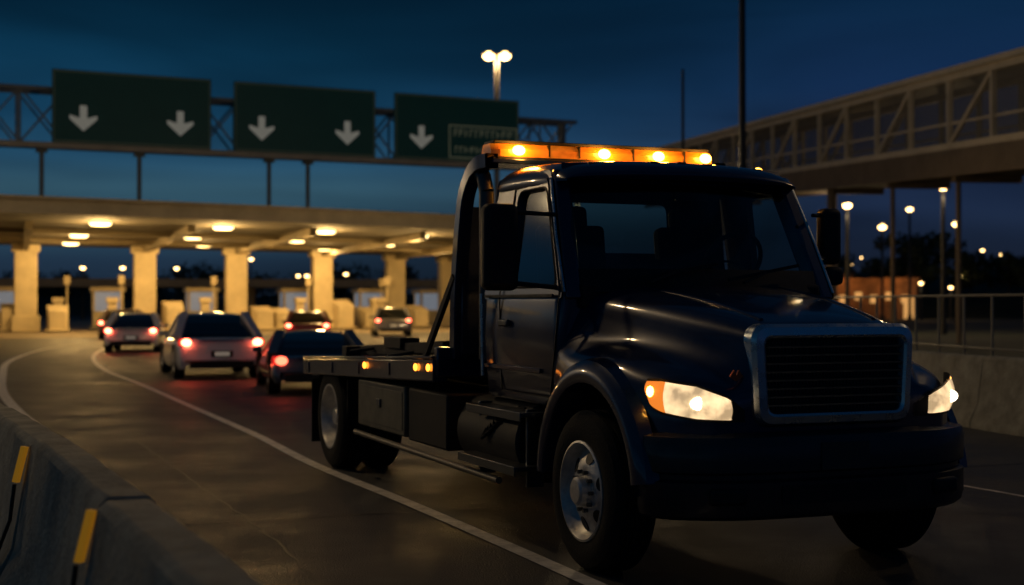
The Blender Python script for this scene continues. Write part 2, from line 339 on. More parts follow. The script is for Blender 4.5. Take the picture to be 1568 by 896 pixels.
for k,y in enumerate((-.45,.48)):
    s=MB(); s.box((-1.15,y,1.52),(.5,.5,.14)); s.box((-1.38,y,1.80),(.13,.50,.60),ry=R(-8)); s.box((-1.43,y,2.15),(.10,.26,.17),ry=R(-8)); s.obj('seat_%d'%k,'interior',T,bevel=.04,seg=3)
sw=MB(); G=[]
ax=Matrix.Translation((-.80,.50,1.84))@Matrix.Rotation(R(-62),4,'Y')
for k in range(32):
    a=2*math.pi*k/32; G.append([tuple(ax@Vector(((.215+.016*math.cos(b))*math.cos(a),(.215+.016*math.cos(b))*math.sin(a),.016*math.sin(b)))) for b in np.linspace(0,2*math.pi,8,endpoint=False)])
sw.grid(G,closeu=True,closev=True)
for a in(20,160,270): sw.beam(ax@Vector((0,0,0)),ax@Vector((.21*math.cos(R(a)),.21*math.sin(R(a)),0)),.03,.015)
sw.beam(ax@Vector((0,0,0)),(-.55,.5,1.66),.06,.06); sw.obj('steering_wheel','interior',T)
MB().box((-.52,.02,2.25),(.03,.24,.07)).obj('rear_view_mirror','black',T,bevel=.01)
for (x,y,z0,z1,wd,nm) in((-.52,-1.335,1.63,2.17,.23,'right'),(-.62,1.16,1.82,2.21,.16,'left')):
    sg=-1 if y<0 else 1
    MB().box((x,y,(z0+z1)/2),(.12,wd,z1-z0)).obj('mirror_housing_'+nm,'black',T,bevel=.045,seg=4)
    MB().box((x-.062,y,(z0+z1)/2),(.006,wd-.05,z1-z0-.07)).obj('mirror_glass_'+nm,'chrome',T,bevel=.002)
    a=MB(); a.tube([(-.50,sg*.95,z1-.06),(x,y*.93,z1-.05)],.014); a.tube([(-.42,sg*.99,z0+.02),(x,y*.95,z0+.05)],.016)
    a.obj('mirror_arms_'+nm,'black',T)
MB().box((-.56,1.15,1.74),(.09,.15,.13)).obj('convex_mirror','black',T,bevel=.04,seg=3)
def gl(wt,wb,z0,z1,r): return rquad([(-wb,z0),(wb,z0),(wt,z1),(-wt,z1)],r,7)
o=gl(.53,.50,.885,1.44,.10); o2=gl(.512,.484,.903,1.422,.09); o3=gl(.47,.444,.942,1.380,.06); i_=gl(.455,.430,.955,1.365,.05); i2=gl(.44,.415,.97,1.35,.04)
g=MB(); g.grid([[(x,p[0],p[1]) for p in L] for x,L in((1.02,o),(1.095,o),(1.122,o2),(1.13,o3),(1.12,i_),(1.075,i2))],closev=True)
g.obj('grille_surround','chrome',T,ang=30)
MB().poly([(1.082,p[0],p[1]) for p in i_]).obj('grille_mesh_back','black',T)
gb=MB()
for k in range(8):
    z=1.005+k*.045; gb.box((1.098,0,z),(.03,.87,.011),ry=R(20))
gb.obj('grille_bars',mat('grille_bar_metal',(.32,.33,.34),.35,1.),T)
gb=MB()
for k in range(40): gb.box((1.090,-.43+k*.022,1.16),(.006,.003,.37))
gb.obj('grille_mesh','dchrome',T)
MB().prism([(1.06,-.640,1.16),(1.06,-.615,1.195),(1.06,-.60,1.165),(1.06,-.585,1.195),(1.06,-.56,1.16),(1.06,-.60,1.135)],(.012,0,0)).obj('hood_badge',mat('badge',(.5,.12,.05),.3,.6),T)
pl=cr([(1.085,.555),(1.085,.70),(1.03,.82),(.94,.91),(.83,.965),(.79,.985)],6)
tt=np.linspace(0,1,len(pl)); top=np.interp(tt,[0,.15,.4,.7,1],[.965,1.045,1.108,1.132,1.130]); bot=np.interp(tt,[0,.15,.4,.7,.9,1],[.93,.93,.938,.968,1.01,1.05])
hm=bpy.data.materials.new('headlamp_lens'); hm.use_nodes=True; n_=hm.node_tree; b=n_.nodes['Principled BSDF']; b.inputs['Base Color'].default_value=(.5,.42,.3,1); b.inputs['Roughness'].default_value=.15; b.inputs['Coat Weight'].default_value=1
b.inputs['Emission Color'].default_value=(1.,.68,.36,1)
t_=n_.nodes.new('ShaderNodeTexCoord'); vo=n_.nodes.new('ShaderNodeTexNoise'); vo.inputs['Scale'].default_value=10; vo.inputs['Detail'].default_value=3; n_.links.new(t_.outputs['Object'],vo.inputs['Vector'])
m_=n_.nodes.new('ShaderNodeMapRange'); m_.inputs[1].default_value=.36; m_.inputs[2].default_value=.64; m_.inputs[3].default_value=.55; m_.inputs[4].default_value=1.6
n_.links.new(vo.outputs['Fac'],m_.inputs[0]); n_.links.new(m_.outputs[0],b.inputs['Emission Strength'])
M['head']=hm; M['hbulb']=emat('headlamp_bulb',(1.,.84,.56),5.); M['hamb']=emat('turn_signal_lens',(1.,.26,.03),.9)
for sg,nm in((-1,'right'),(1,'left')):
    def patch(i0,i1,grow,out):
        rows=[]
        for i in range(i0,i1):
            d=pl[min(i+1,len(pl)-1)]-pl[max(i-1,0)]; d/=np.linalg.norm(d); nx=np.array([-d[1],d[0]])
            nx=nx if nx[0]>0 or nx[1]>0 else -nx
            row=[]
            for v in np.linspace(0,1,9):
                bul=out+.022*math.sin(math.pi*v) if grow==0 else out
                z=(bot[i]-grow)*(1-v)+(top[i]+grow)*v
                row.append((pl[i][0]+nx[0]*bul,sg*(pl[i][1]+nx[1]*bul),z))
            rows.append(row)
        return rows
    n=len(pl); k=int(n*.66)
    MB().grid(patch(0,k+1,0,.010)).obj('headlamp_'+nm,'head',T,ang=60)
    MB().grid(patch(k,n,0,.010)).obj('turn_signal_'+nm,'hamb',T,ang=60)
    MB().grid(patch(0,n,.014,.004)).obj('headlamp_bezel_'+nm,'black',T)
    bb=MB(); q=pl[int(n*.36)]; bb.ball((q[0]+.016,sg*(q[1]+.01),1.02),.05,8,(.3,1.3,.75)); bb.obj('headlamp_bulb_'+nm,'hbulb',T)
    q=pl[int(n*.82)]; bb=MB().ball((q[0]+.01,sg*(q[1]+.022),1.075),.030,8,(1,.6,1)); bb.obj('turn_bulb_'+nm,'amber',T)
    plight('headlamp_light_'+nm,(1.25,sg*.72,1.0),14,(1,.8,.5),T,.05,spot=120,rot=(0,R(-75),0))
bp=cr([(1.20,0),(1.20,.35),(1.165,.65),(1.08,.85),(.98,.98),(.88,1.04),(.80,1.055)],5)
bz=[(-.04,.40),(-.015,.42),(0,.47),(0,.60),(-.03,.615),(-.03,.64),(0,.655),(.004,.80),(-.012,.84),(-.10,.86)]
rows=[]
full=[(p[0],-p[1]) for p in bp[::-1]]+[(p[0],p[1]) for p in bp[1:]]
for p in full:
    L=math.hypot(p[0]-.4,p[1])
    rows.append([(p[0]+(p[0]-.4)/L*o_,p[1]+p[1]/L*o_,z) for o_,z in bz])
bm_=MB().grid(rows)
for r_ in (rows[0],rows[-1]): bm_.poly(r_+[(.86,r_[0][1]*.9,.86),(.86,r_[0][1]*.9,.40)])
bm_.obj('front_bumper',mat('bumper_plastic',(.008,.010,.018),.42,coat=.25,rvar=.1),T,ang=30)
x=MB(); x.box((.95,0,.62),(.3,1.5,.35)); x.box((1.19,0,.53),(.03,.8,.10)); x.obj('bumper_core','black',T)
fg=MB()
for sg in(-1,1): fg.box((1.15,sg*.70,.53),(.05,.2,.09),rz=sg*R(14))
fg.obj('fog_lamps','black',T,bevel=.02)
MB().box((1.208,.0,.73),(.01,.31,.15)).obj('licence_plate',mat('plate',(.03,.03,.03),.5),T,bevel=.003)
def wheel(c,sg,front,nm,f=1.):
    S=lambda pr:[(y,r*f) for y,r in pr]
    tm=MB(); tp=[(-.13,.29),(-.145,.34),(-.145,.42),(-.125,.47),(-.10,.492)]
    for yy in np.linspace(-.085,.085,5): tp+=[(yy-.014,.50),(yy+.010,.50),(yy+.012,.488),(yy+.018,.488)]
    tp+=[(.10,.492),(.125,.47),(.145,.42),(.148,.36),(.135,.315),(.12,.30)]
    tm.lathe_y(c,S(tp),56,sg); tm.obj('tire_'+nm,'rubber',T,ang=25)
    rm=MB()
    if front: pr=[(.118,.315),(.142,.312),(.146,.298),(.125,.285),(.085,.268),(.072,.252),(.088,.225),(.104,.19),(.114,.145),(.114,.125),(.114,.095),(.165,.088),(.178,.07),(.182,0)]
    else: pr=[(.118,.315),(.142,.312),(.142,.296),(.10,.280),(.0,.268),(-.06,.25),(-.075,.2),(-.075,.12),(-.075,.10),(-.03,.095),(.06,.09),(.09,.07),(.095,0)]
    rm.lathe_y(c,S(pr),48,sg); rm.obj('rim_'+nm,'alu',T,ang=30)
    hm_=MB(); lg=MB(); nh=6 if front else 8
    for k in range(nh):
        a=2*math.pi*(k+.3)/nh; r_,yo=(.212*f,.094) if front else (.20*f,-.071)
        pc=Vector((c[0]+r_*math.cos(a),c[1]+sg*yo,c[2]+r_*math.sin(a)))
        tl=.42 if front else 0
        nr=Vector((math.cos(a)*tl,sg,math.sin(a)*tl)).normalized()
        hm_.cyl(pc-nr*.03,pc+nr*.004,.046*f if front else .033,16)
    for k in range(10):
        a=2*math.pi*k/10; r_,yo=(.122*f,.112) if front else (.125,-.075)
        lg.cyl((c[0]+r_*math.cos(a),c[1]+sg*yo,c[2]+r_*math.sin(a)),(c[0]+r_*math.cos(a),c[1]+sg*(yo+.03),c[2]+r_*math.sin(a)),.013,6)
    hm_.obj('hand_holes_'+nm,'tar',T); lg.obj('lug_nuts_'+nm,'dchrome',T)
for sg,nm in((-1,'right'),(1,'left')):
    wheel((AX,sg*.97,.465),sg,True,'front_'+nm,.935)
    wheel((-5.36,sg*1.02,.485),sg,False,'rear_outer_'+nm,.975)
    wheel((-5.36,sg*.70,.485),sg,False,'rear_inner_'+nm,.975)
ch=MB()
for sg in(-1,1): ch.box((-2.8,sg*.42,.78),(7.0,.09,.22))
for x in(-6.2,-4.6,-3.2,-1.9,-.4,.6): ch.box((x,0,.78),(.1,.8,.16))
ch.cyl((-5.36,-1.0,.5),(-5.36,1.0,.5),.09); ch.ball((-5.36,0,.5),.2); ch.cyl((AX,-.95,.45),(AX,.95,.45),.06); ch.cyl((-5.3,0,.55),(-.8,0,.68),.05)
ch.box((-.2,0,.8),(1.3,.75,.5)); ch.obj('chassis_frame','frame',T,bevel=.01)
tb=MB(); tb.box((-3.72,-.98,.69),(1.35,.34,.40)); tb.obj('toolbox','toolbox',T,bevel=.015)
MB().box((-3.72,-1.153,.69),(1.25,.006,.31)).obj('toolbox_door','toolbox',T,bevel=.003)
MB().box((-3.72,-1.16,.72),(.10,.02,.07)).obj('toolbox_latch','dchrome',T,bevel=.005)
tb=MB(); tb.box((-2.55,-.95,.68),(.92,.36,.42)); tb.box((-2.55,.95,.68),(2.2,.36,.42)); tb.obj('side_box','frame',T,bevel=.02)
ft=MB(); ft.cyl((-2.0,-.82,.64),(-.85,-.82,.64),.27,28); ft.cyl((-2.0,.82,.64),(-.85,.82,.64),.27,28); ft.obj('fuel_tank',mat('tank_metal',(.016,.016,.017),.6,.1,noise=.2,spec=.35),T,bevel=.02)
sp=MB()
for z,y,ln_ in((.84,-1.04,1.0),(.50,-1.09,1.05)):
    sp.box((-1.15,y,z),(ln_,.20,.03))
    sp.box((-1.15,y-.1,z-.012),(ln_,.012,.06))
for x in(-.75,-1.6): sp.box((x,-1.0,.62),(.03,.12,.5))
sp.obj('cab_steps','dchrome',T,bevel=.005)
MB().cyl((-4.55,-1.13,.41),(-1.0,-1.15,.39),.024,12).obj('side_rail',mat('rail_metal',(.2,.18,.14),.5,.4),T)
hp=MB(); hp.tube([(-1.56,-1.05,1.05),(-1.56,-1.06,1.62)],.014); hp.obj('grab_handle','chrome',T)
hs=MB()
for k in range(6): hs.tube([(-.95-.02*k,-.98,.86),(-1.15-.05*k,-1.07-.01*k,.78-.03*k),(-1.45,-1.0,.80)],.012,6)
hs.obj('air_hoses','rubber',T)
ex=MB(); ex.cyl((-1.80,-.93,1.15),(-1.80,-.93,2.35),.055,18); ex.tube([(-1.80,-.93,2.35),(-1.84,-.94,2.47),(-1.92,-.96,2.52)],.055,14); ex.obj('exhaust_stack',mat('exhaust',(.10,.10,.10),.4,.8),T)
hr=MB()
for sg in(-1,1):
    P=cr([(-2.16,sg*1.02,1.15),(-2.13,sg*1.02,1.7),(-2.07,sg*1.0,2.25),(-1.98,sg*.98,2.46),(-1.84,sg*.96,2.55),(-1.70,sg*.93,2.565)],5)
    rows=[]
    for i in range(len(P)):
        d=P[min(i+1,len(P)-1)]-P[max(i-1,0)]; d/=np.linalg.norm(d); nn=np.array((-d[2],0,d[0])); wd=.055
        c=P[i]; rows.append([tuple(c+nn*a*wd+np.array((0,b_*.05,0))) for a,b_ in((-1,-1),(1,-1),(1,1),(-1,1))])
    hr.grid(rows,closev=True)
for z in (1.2,1.75): hr.box((-2.13+.04*(z-1.2),0,z),(.06,2.0,.07))
hr.box((-1.85,0,2.565),(.34,1.86,.035)); hr.box((-2.1,-.9,1.45),(.05,.24,.55)); hr.box((-2.08,-.88,1.95),(.03,.20,.62))
hr.obj('headache_rack','paint',T,bevel=.008)
MB().beam((-2.12,-1.06,1.75),(-2.68,-1.10,1.14),.035,.05).obj('rack_brace','black',T)
def sec(xc,hw,z0,z1,y):
    return [(xc+a,y,z) for a,z in ((-hw,z0),(-hw,z0+.06*1),(-hw*.7,z1),(hw*.7,z1),(hw,z0+.06),(hw,z0))]
lm=bpy.data.materials.new('lightbar_amber_lens'); lm.use_nodes=True; n_=lm.node_tree; b=n_.nodes['Principled BSDF']; b.inputs['Base Color'].default_value=(.55,.2,.02,1); b.inputs['Roughness'].default_value=.15; b.inputs['Emission Color'].default_value=(1.,.25,.012,1)
t_=n_.nodes.new('ShaderNodeTexCoord'); mp_=n_.nodes.new('ShaderNodeMapping'); mp_.inputs['Scale'].default_value=(2,5,9); vo=n_.nodes.new('ShaderNodeTexNoise'); vo.inputs['Scale'].default_value=1.3; vo.inputs['Detail'].default_value=4
n_.links.new(t_.outputs['Object'],mp_.inputs[0]); n_.links.new(mp_.outputs[0],vo.inputs['Vector'])
m_=n_.nodes.new('ShaderNodeMapRange'); m_.inputs[1].default_value=.38; m_.inputs[2].default_value=.66; m_.inputs[3].default_value=.04; m_.inputs[4].default_value=.40; n_.links.new(vo.outputs['Fac'],m_.inputs[0]); n_.links.new(m_.outputs[0],b.inputs['Emission Strength'])
lb=MB(); ys=[-.91,-.89,-.85]+list(np.linspace(-.8,.78,9))+[.83,.87,.89]
lb.grid([sec(-1.86,.13*min(1,.6+.4*min(1,(.93-abs(y))*14)),2.595,2.70,y) for y in ys],closev=True)
lb.poly(sec(-1.86,.09,2.595,2.70,-.91)); lb.poly(sec(-1.86,.09,2.595,2.70,.89))
lb.obj('light_bar_lens',lm,T,ang=25)
MB().box((-1.86,-.01,2.588),(.30,1.82,.03)).obj('light_bar_base','black',T,bevel=.01)
MB().box((-1.86,-.01,2.712),(.20,1.76,.026)).obj('light_bar_cap','black',T,bevel=.006)
lbd=MB()
for y in(-.47,-.23,.21,.64): lbd.box((-1.86,y,2.652),(.272,.012,.085))
lbd.obj('light_bar_dividers','black',T)
for k,y in enumerate((-.71,-.03,.42,.82)):
    MB().ball((-1.728,y,2.650),.046,8,(.35,1.1,.80)).obj('beacon_%d'%k,'amber',T)
    plight('beacon_light_%d'%k,(-1.64,y,2.67),8,(1,.36,.04),T,.04)
for k,(x,y) in enumerate(((-.66,-.62),(-.60,-.2),(-.60,0),(-.60,.2),(-.66,.62))):
    MB().box((x-.05,y,2.475-.03*abs(y)),(.09,.07,.03)).obj('roof_marker_%d'%k,'dchrome',T,bevel=.01)
MB().ball((-1.05,.86,2.50),.024,6,(1,1.3,.8)).obj('roof_amber_lamp','amber',T)
def bedz(x): return 1.0+(x+6.2)*.15/4.2
bd=MB()
for sg in(-1,1):
    bd.add([(-6.25,sg*1.2,bedz(-6.25)-.15),(-6.25,sg*1.2,bedz(-6.25)),(-6.25,sg*1.09,bedz(-6.25)),(-6.25,sg*1.09,bedz(-6.25)-.15),
            (-2.2,sg*1.2,bedz(-2.2)-.17),(-2.2,sg*1.2,bedz(-2.2)),(-2.2,sg*1.09,bedz(-2.2)),(-2.2,sg*1.09,bedz(-2.2)-.17)],[(0,1,2,3),(4,5,6,7),(0,1,5,4),(1,2,6,5),(2,3,7,6),(3,0,4,7)])
bd.add([(-6.2,-1.1,bedz(-6.2)-.06),(-6.2,1.1,bedz(-6.2)-.06),(-2.2,1.1,bedz(-2.2)-.06),(-2.2,-1.1,bedz(-2.2)-.06),(-6.2,-1.1,bedz(-6.2)-.12),(-6.2,1.1,bedz(-6.2)-.12),(-2.2,1.1,bedz(-2.2)-.12),(-2.2,-1.1,bedz(-2.2)-.12)],[(0,1,2,3),(4,5,6,7),(0,1,5,4),(1,2,6,5),(2,3,7,6),(3,0,4,7)])
bd.box((-6.27,0,.93),(.08,2.36,.13)); bd.box((-2.2,0,1.12),(.08,2.36,.22))
bd.obj('bed','paint',T,bevel=.012)
br=MB()
for x in np.arange(-6.0,-2.4,.9): br.box((x,-1.204,bedz(x)-.08),(.04,.012,.10))
br.beam((-6.2,-1.2,bedz(-6.2)+.012),(-2.2,-1.2,bedz(-2.2)+.012),.03,.02)
br.obj('bed_stake_pockets','paint',T,bevel=.003)
wl=MB(); wl.beam((-5.9,-.75,1.08),(-3.1,-.75,1.20),.12,.10); wl.beam((-5.9,.3,1.08),(-3.1,.3,1.20),.12,.10); wl.box((-5.6,-.2,1.09),(.16,1.5,.10)); wl.box((-2.75,-.3,1.27),(.35,.7,.24)); wl.cyl((-2.75,-.7,1.30),(-2.75,.1,1.30),.13,18); wl.box((-4.4,-.75,1.20),(.5,.18,.10))
for x in(-5.2,-4.0): wl.tube([(x,-1.0,1.1),(x+.25,-.6,1.17),(x+.4,-.2,1.1)],.02,8)
wl.obj('winch_and_tow_arms','frame',T,bevel=.01)
for k,x in enumerate((-3.98,-2.58,-2.28)):
    MB().ball((x,-1.212,1.025+(x+3.98)*.03),.026,6,(1.1,.5,1.1)).obj('bed_marker_%d'%k,'ambersoft',T)
mf=MB(); mf.box((-6.0,-.87,.50),(.02,.6,.62)); mf.box((-6.0,.87,.50),(.02,.6,.62)); mf.box((-4.68,-.87,.72),(.02,.6,.3)); mf.obj('mud_flaps','rubber',T)
rf=MB(); rf.grid([[( -5.36+.6*math.cos(R(a)),sg_,.42+.56*math.sin(R(a))) for sg_ in(-1.16,-.55)] for a in range(35,150,8)]); rf.obj('rear_fender','black',T)

# ------------------------------------------------------------ cars
def make_car(loc,ang,L,W,H,col,style='hatch',lights=9.,spill=1.5):
    C=empty('car',(loc[0],loc[1],0),ang); pm=mat('car_paint',col,.38,.2,coat=1.)
    hw=W/2; zb=H*.62
    if style=='hatch': st=[(-.5,.82,.60,.30),(-.492,.92,.78,.22),(-.45,.975,.98,.20),(-.3,1.,1.0,.18),(0,1.,.98,.18),(.2,1,.95,.18),(.36,.97,.84,.18),(.46,.90,.72,.2),(.5,.74,.52,.26)]
    else: st=[(-.5,.82,.66,.30),(-.485,.92,.88,.22),(-.44,.97,.98,.20),(-.3,1.,.99,.18),(0,1.,.97,.18),(.2,1,.94,.18),(.36,.97,.82,.18),(.46,.90,.70,.2),(.5,.74,.52,.26)]
    A=[]
    for x,ws_,zt,z0 in st:
        zt=zb*zt; y=hw*ws_
        A.append([(x*L,0,zt+.02),(x*L,y*.5,zt+.015),(x*L,y*.86,zt),(x*L,y*.96,zt-.07),(x*L,y,zt*.6),(x*L,y*.99,z0+.1),(x*L,y*.93,z0)])
    A=np.array(A); A=np.array([cr(A[:,j],4) for j in range(A.shape[1])]).transpose(1,0,2); A=np.array([cr(A[i],2) for i in range(len(A))])
    G=[[(p[0],-p[1],p[2]) for p in r_[::-1]]+[tuple(p) for p in r_[1:]] for r_ in A]
    mb=MB().grid(G); mb.poly(G[0]); mb.poly(G[-1]); mb.obj('body',pm,C,ang=45)
    if style=='hatch': xs=[(-.475,-.37),(.22,.03)]
    else: xs=[(-.37,-.20),(.22,.05)]
    bw=hw*.92; tw=hw*.69; xr,xtr=xs[0][0]*L,xs[0][1]*L; xf,xtf=xs[1][0]*L,xs[1][1]*L; zt=H-.05
    v=[(xr,-bw,zb-.03),(xf,-bw,zb-.06),(xf,bw,zb-.06),(xr,bw,zb-.03),(xtr,-tw,zt),(xtf,-tw,zt),(xtf,tw,zt),(xtr,tw,zt)]
    MB().add(v,[(0,1,5,4),(1,2,6,5),(2,3,7,6),(3,0,4,7),(4,5,6,7)]).obj('windows','cglass',C,bevel=.06,seg=4)
    rr_=[]
    for x,dz in((xtr-.10,-.10),(xtr+.0,-.01),(xtr+.35,.045),((xtr+xtf)/2,.06),(xtf-.2,.03),(xtf+.03,-.02)):
        rr_.append([(x,sg_*tw*q,zt+dz-.07*abs(q)**3) for sg_,q in((-1,1.06),(-1,.8),(-1,.4),(1,0),(1,.4),(1,.8),(1,1.06))])
    MB().grid(rr_).obj('roof',pm,C,ang=60)
    pp=MB()
    for sg in(-1,1):
        pp.beam((xr,sg*bw,zb-.02),(xtr,sg*tw,zt),.16,.17); pp.beam((xf,sg*bw,zb-.05),(xtf,sg*tw,zt),.05,.07)
        xm=(xr+xf)/2; pp.beam((xm,sg*(bw+.005),zb-.02),(xm,sg*(tw+.01),zt),.05,.03)
    pp.obj('pillars',pm,C,bevel=.01)
    wm=MB(); hmb=MB(); am=MB()
    for x in(-.31*L,.31*L):
        for sg in(-1,1):
            wm.lathe_y((x,sg*(hw-.11),.32),[(-.1,.2),(-.1,.30),(-.07,.32),(.07,.32),(.1,.30),(.1,.21)],28,sg)
            hmb.lathe_y((x,sg*(hw-.11),.32),[(.085,.22),(.09,.20),(.06,.17),(.075,.05),(.08,0)],20,sg)
            am.lathe_y((x,sg*(hw-.05),.33),[(.048,.385),(.056,.38),(.056,.30),(.03,.3)],28,sg)
    wm.obj('tires','rubber',C); hmb.obj('wheel_rims','alu',C); am.obj('wheel_arches','black',C)
    zl=zb*.90; rd=mat('tail_lens',(.3,.01,.01),.2,0,(1,.03,.02),.6); rb_=mat('tail_bulb',(.3,.01,.01),.2,0,(1,.12,.06),lights)
    tl=MB(); tb_=MB()
    for sg in(-1,1):
        tl.box((-.482*L,sg*hw*.85,zl),(.12,hw*.24,.15),rz=-sg*R(20)); tb_.ball((-.505*L,sg*hw*.80,zl),.09,8,(.5,1.15,.85))
    tl.obj('tail_lamps',rd,C,bevel=.03); tb_.obj('tail_bulbs',rb_,C)
    for sg in(-1,1): plight('tail_light',(-.5*L-.30,sg*hw*.8,zl-.1),spill,(1,.06,.02),C,.06,spot=150,rot=(0,R(60),0))
    dk=MB(); dk.box((-.497*L,0,.30),(.06,W*.72,.14)); dk.box((-.502*L,0,zb*.62),(.03,.44,.13)); dk.obj('bumper_trim','black',C,bevel=.01)
    MB().box((-.506*L-.005,0,zb*.62),(.02,.30,.085)).obj('licence_plate',mat('plate_white',(.6,.6,.55),.5,0,(1,.8,.6),.12),C)
    tr=MB(); tr.box((-.49*L,0,zl+.04),(.03,W*.5,.025)); tr.obj('chrome_trim','dchrome',C)
    mr_=MB()
    for sg in(-1,1): mr_.box((.14*L,sg*(hw+.05),zb+.05),(.1,.16,.1))
    mr_.obj('door_mirrors',pm,C,bevel=.02)
    MB().box((xtr+.0,0,zt-.13),(.04,.3,.03)).obj('high_stop_lamp',mat('stop',(.3,.01,.01),.3,0,(1,.05,.02),.6),C)
    return C
def car_at(rear,deg,L,W,H,col,style,li,spl):
    a=R(90+deg); d=np.array((math.cos(a),math.sin(a))); make_car(np.array(rear)+d*L/2,a,L,W,H,col,style,li,spl)
car_at((-5.93,28.6),19,4.4,1.80,1.36,(.72,.70,.68),'sedan',20,9)
car_at((-12.0,44),10,4.4,1.72,1.25,(.72,.70,.66),'sedan',20,6)
car_at((-3.20,23.6),14,4.3,1.72,1.06,(.05,.07,.10),'sedan',5,3)
car_at((-7.9,54),8,4.4,1.8,1.25,(.20,.04,.03),'sedan',16,4)
car_at((-16.9,60),8,4.4,1.8,1.3,(.10,.06,.05),'sedan',16,4)
car_at((-5.6,66),8,4.4,1.8,1.35,(.10,.10,.12),'sedan',10,3)

# ------------------------------------------------------------ toll canopy
TC=empty('toll_plaza_canopy')
front=[(-36,40.5),(-26,45.5),(-18.3,50),(-10,55.6),(-2.4,61.5),(1.5,65)]; back=[(1.5,103),(-4.4,98),(-15,88.5),(-26.8,79),(-40,70)]
fP=[tuple(p) for p in cr(front,6)]
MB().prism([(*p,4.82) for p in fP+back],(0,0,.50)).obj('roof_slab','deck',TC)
fs=MB()
for a,b in zip(fP[:-1],fP[1:]): fs.beam((*a,5.09),(*b,5.09),.22,.56)
for a,b in zip(fP[:-1],fP[1:]): fs.beam((a[0],a[1]-.06,5.40),(b[0],b[1]-.06,5.40),.45,.10)
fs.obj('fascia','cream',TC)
cols=[(-33,72),(-26.8,77),(-20.9,79.5),(-16.2,82),(-11.7,86),(-7.7,92),(-4.4,96)]
cm=MB(); bmz=MB()
for x,y in cols:
    cm.box((x,y,2.4),(1.2,.9,4.82),rz=R(20)); cm.box((x,y,4.6),(1.5,1.2,.4),rz=R(20)); cm.box((x,y,.45),(1.5,1.2,.9),rz=R(20))
    bmz.beam((x,y,4.62),(x+7.6,y-21.5,4.68),.30,.34)
for o_ in(.33,.66):
    bmz.beam((-36,40.5+30*o_,4.72),(1.5,65+36*o_,4.72),.25,.2)
cm.obj('columns','cream',TC,bevel=.05); bmz.obj('cantilever_beams',mat('beam_paint',(.22,.18,.11),.8,noise=.2,nscale=1),TC)
lamps=[(-16.5,56),(-20.4,65.8),(-15.5,67.8),(-12.2,59),(-11,71.3),(-8.3,62.3),(-6.8,76),(-4.4,66.5),(-3.9,83.5),(-23.5,74.4),(-26,60),(-17,77),(-11,82)]
lk=MB(); lr=MB()
for k,(x,y) in enumerate(lamps):
    lk.cyl((x,y,4.68),(x,y,4.78),.36,24,.44); lr.cyl((x,y,4.78),(x,y,4.82),.48,24)
    plight('canopy_light_%d'%k,(x,y,4.30),560,(1,.60,.20),TC,.3)
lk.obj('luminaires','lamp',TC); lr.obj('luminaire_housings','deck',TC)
def booth(x,y):
    e=empty('toll_booth',(x,y,0),R(18))
    b=MB(); b.box((0,0,.62),(1.8,2.0,.95)); b.box((0,0,2.42),(2.1,2.4,.28))
    for a in(-.84,.84):
        for c in(-.94,.94): b.box((a,c,1.7),(.16,.16,1.25))
    b.obj('shell','cream',e,bevel=.03)
    MB().box((0,0,1.68),(1.66,1.84,1.18)).obj('glazing',mat('booth_glass',(.20,.22,.24),.2,0,(.45,.55,.70),.22),e)
    MB().box((0,0,.08),(2.2,5.5,.16)).obj('island_kerb','conc',e,bevel=.04)
for x,y in [(-30.4,84),(-24.9,86),(-19.8,89),(-14.3,92),(-9.8,96),(-5.9,100)]: booth(x,y)
def cushion(x,y,h=1.5):
    e=empty('crash_cushion',(x,y,0),R(18)); b=MB()
    for k in range(4): b.box((0,-k*.75,h*(.5-.03*k)),(1.15-.08*k,.68,h*(1-.06*k)))
    b.box((0,-1.1,.12),(1.3,3.2,.1)); b.obj('cells','cream',e,bevel=.06)
for x,y in [(-25.2,77.5),(-15.0,83),(-14.2,84.5),(-10.8,87),(-6.6,92.5),(-19.6,80.5),(-31.5,72.5),(-28.3,79),(-9.4,89)]: cushion(x,y,random.uniform(1.2,1.9))
for x,y in [(-22.6,79),(-17.9,81.5),(-12.9,85),(-8.9,90),(-8,84),(-26,80)]:
    e=empty('toll_payment_terminal',(x,y,0),R(18)); b=MB(); b.box((0,0,.8),(.5,.6,1.6)); b.box((0,-.1,1.75),(.65,.7,.3)); b.cyl((.5,0,0),(.5,0,2.9),.05); b.box((.5,-.1,2.9),(.35,.2,.5)); b.obj('terminal_body','cream',e,bevel=.03)

# ------------------------------------------------------------ gantry + signs
g=np.array((.9009,.4341)); P1=np.array((-21.8,66.)); nb=np.array((.4341,-.9009))
def gp(s,z,o=0): q=P1+g*s+nb*o; return (q[0],q[1],z)
GA=empty('overhead_sign_gantry'); tm=MB()
for o_ in(0,-1.3):
    for z in(9.08,11.70): tm.beam(gp(-14,z,o_),gp(28.2,z,o_),.18,.20)
    s=-14
    while s<28:
        tm.beam(gp(s,9.1,o_),gp(s,11.7,o_),.10,.10)
        e2=min(s+2.1,28.2)
        tm.beam(gp(s,9.1,o_),gp(e2,11.7,o_),.08,.08); tm.beam(gp(s,11.7,o_),gp(e2,9.1,o_),.08,.08)
        s+=2.1
s=-14
while s<28.3:
    for z in(9.08,11.7): tm.beam(gp(s,z,0),gp(s,z,-1.3),.07,.07)
    s+=2.1
tm.beam(gp(-14,8.93,.15),gp(27,8.93,.15),.45,.07)
tm.obj('truss','steel',GA)
wk=MB(); wk.beam(gp(-14,9.0,.42),gp(28.2,9.0,.42),.05,.26); wk.obj('walkway_edge','bridge',GA)
po=MB()
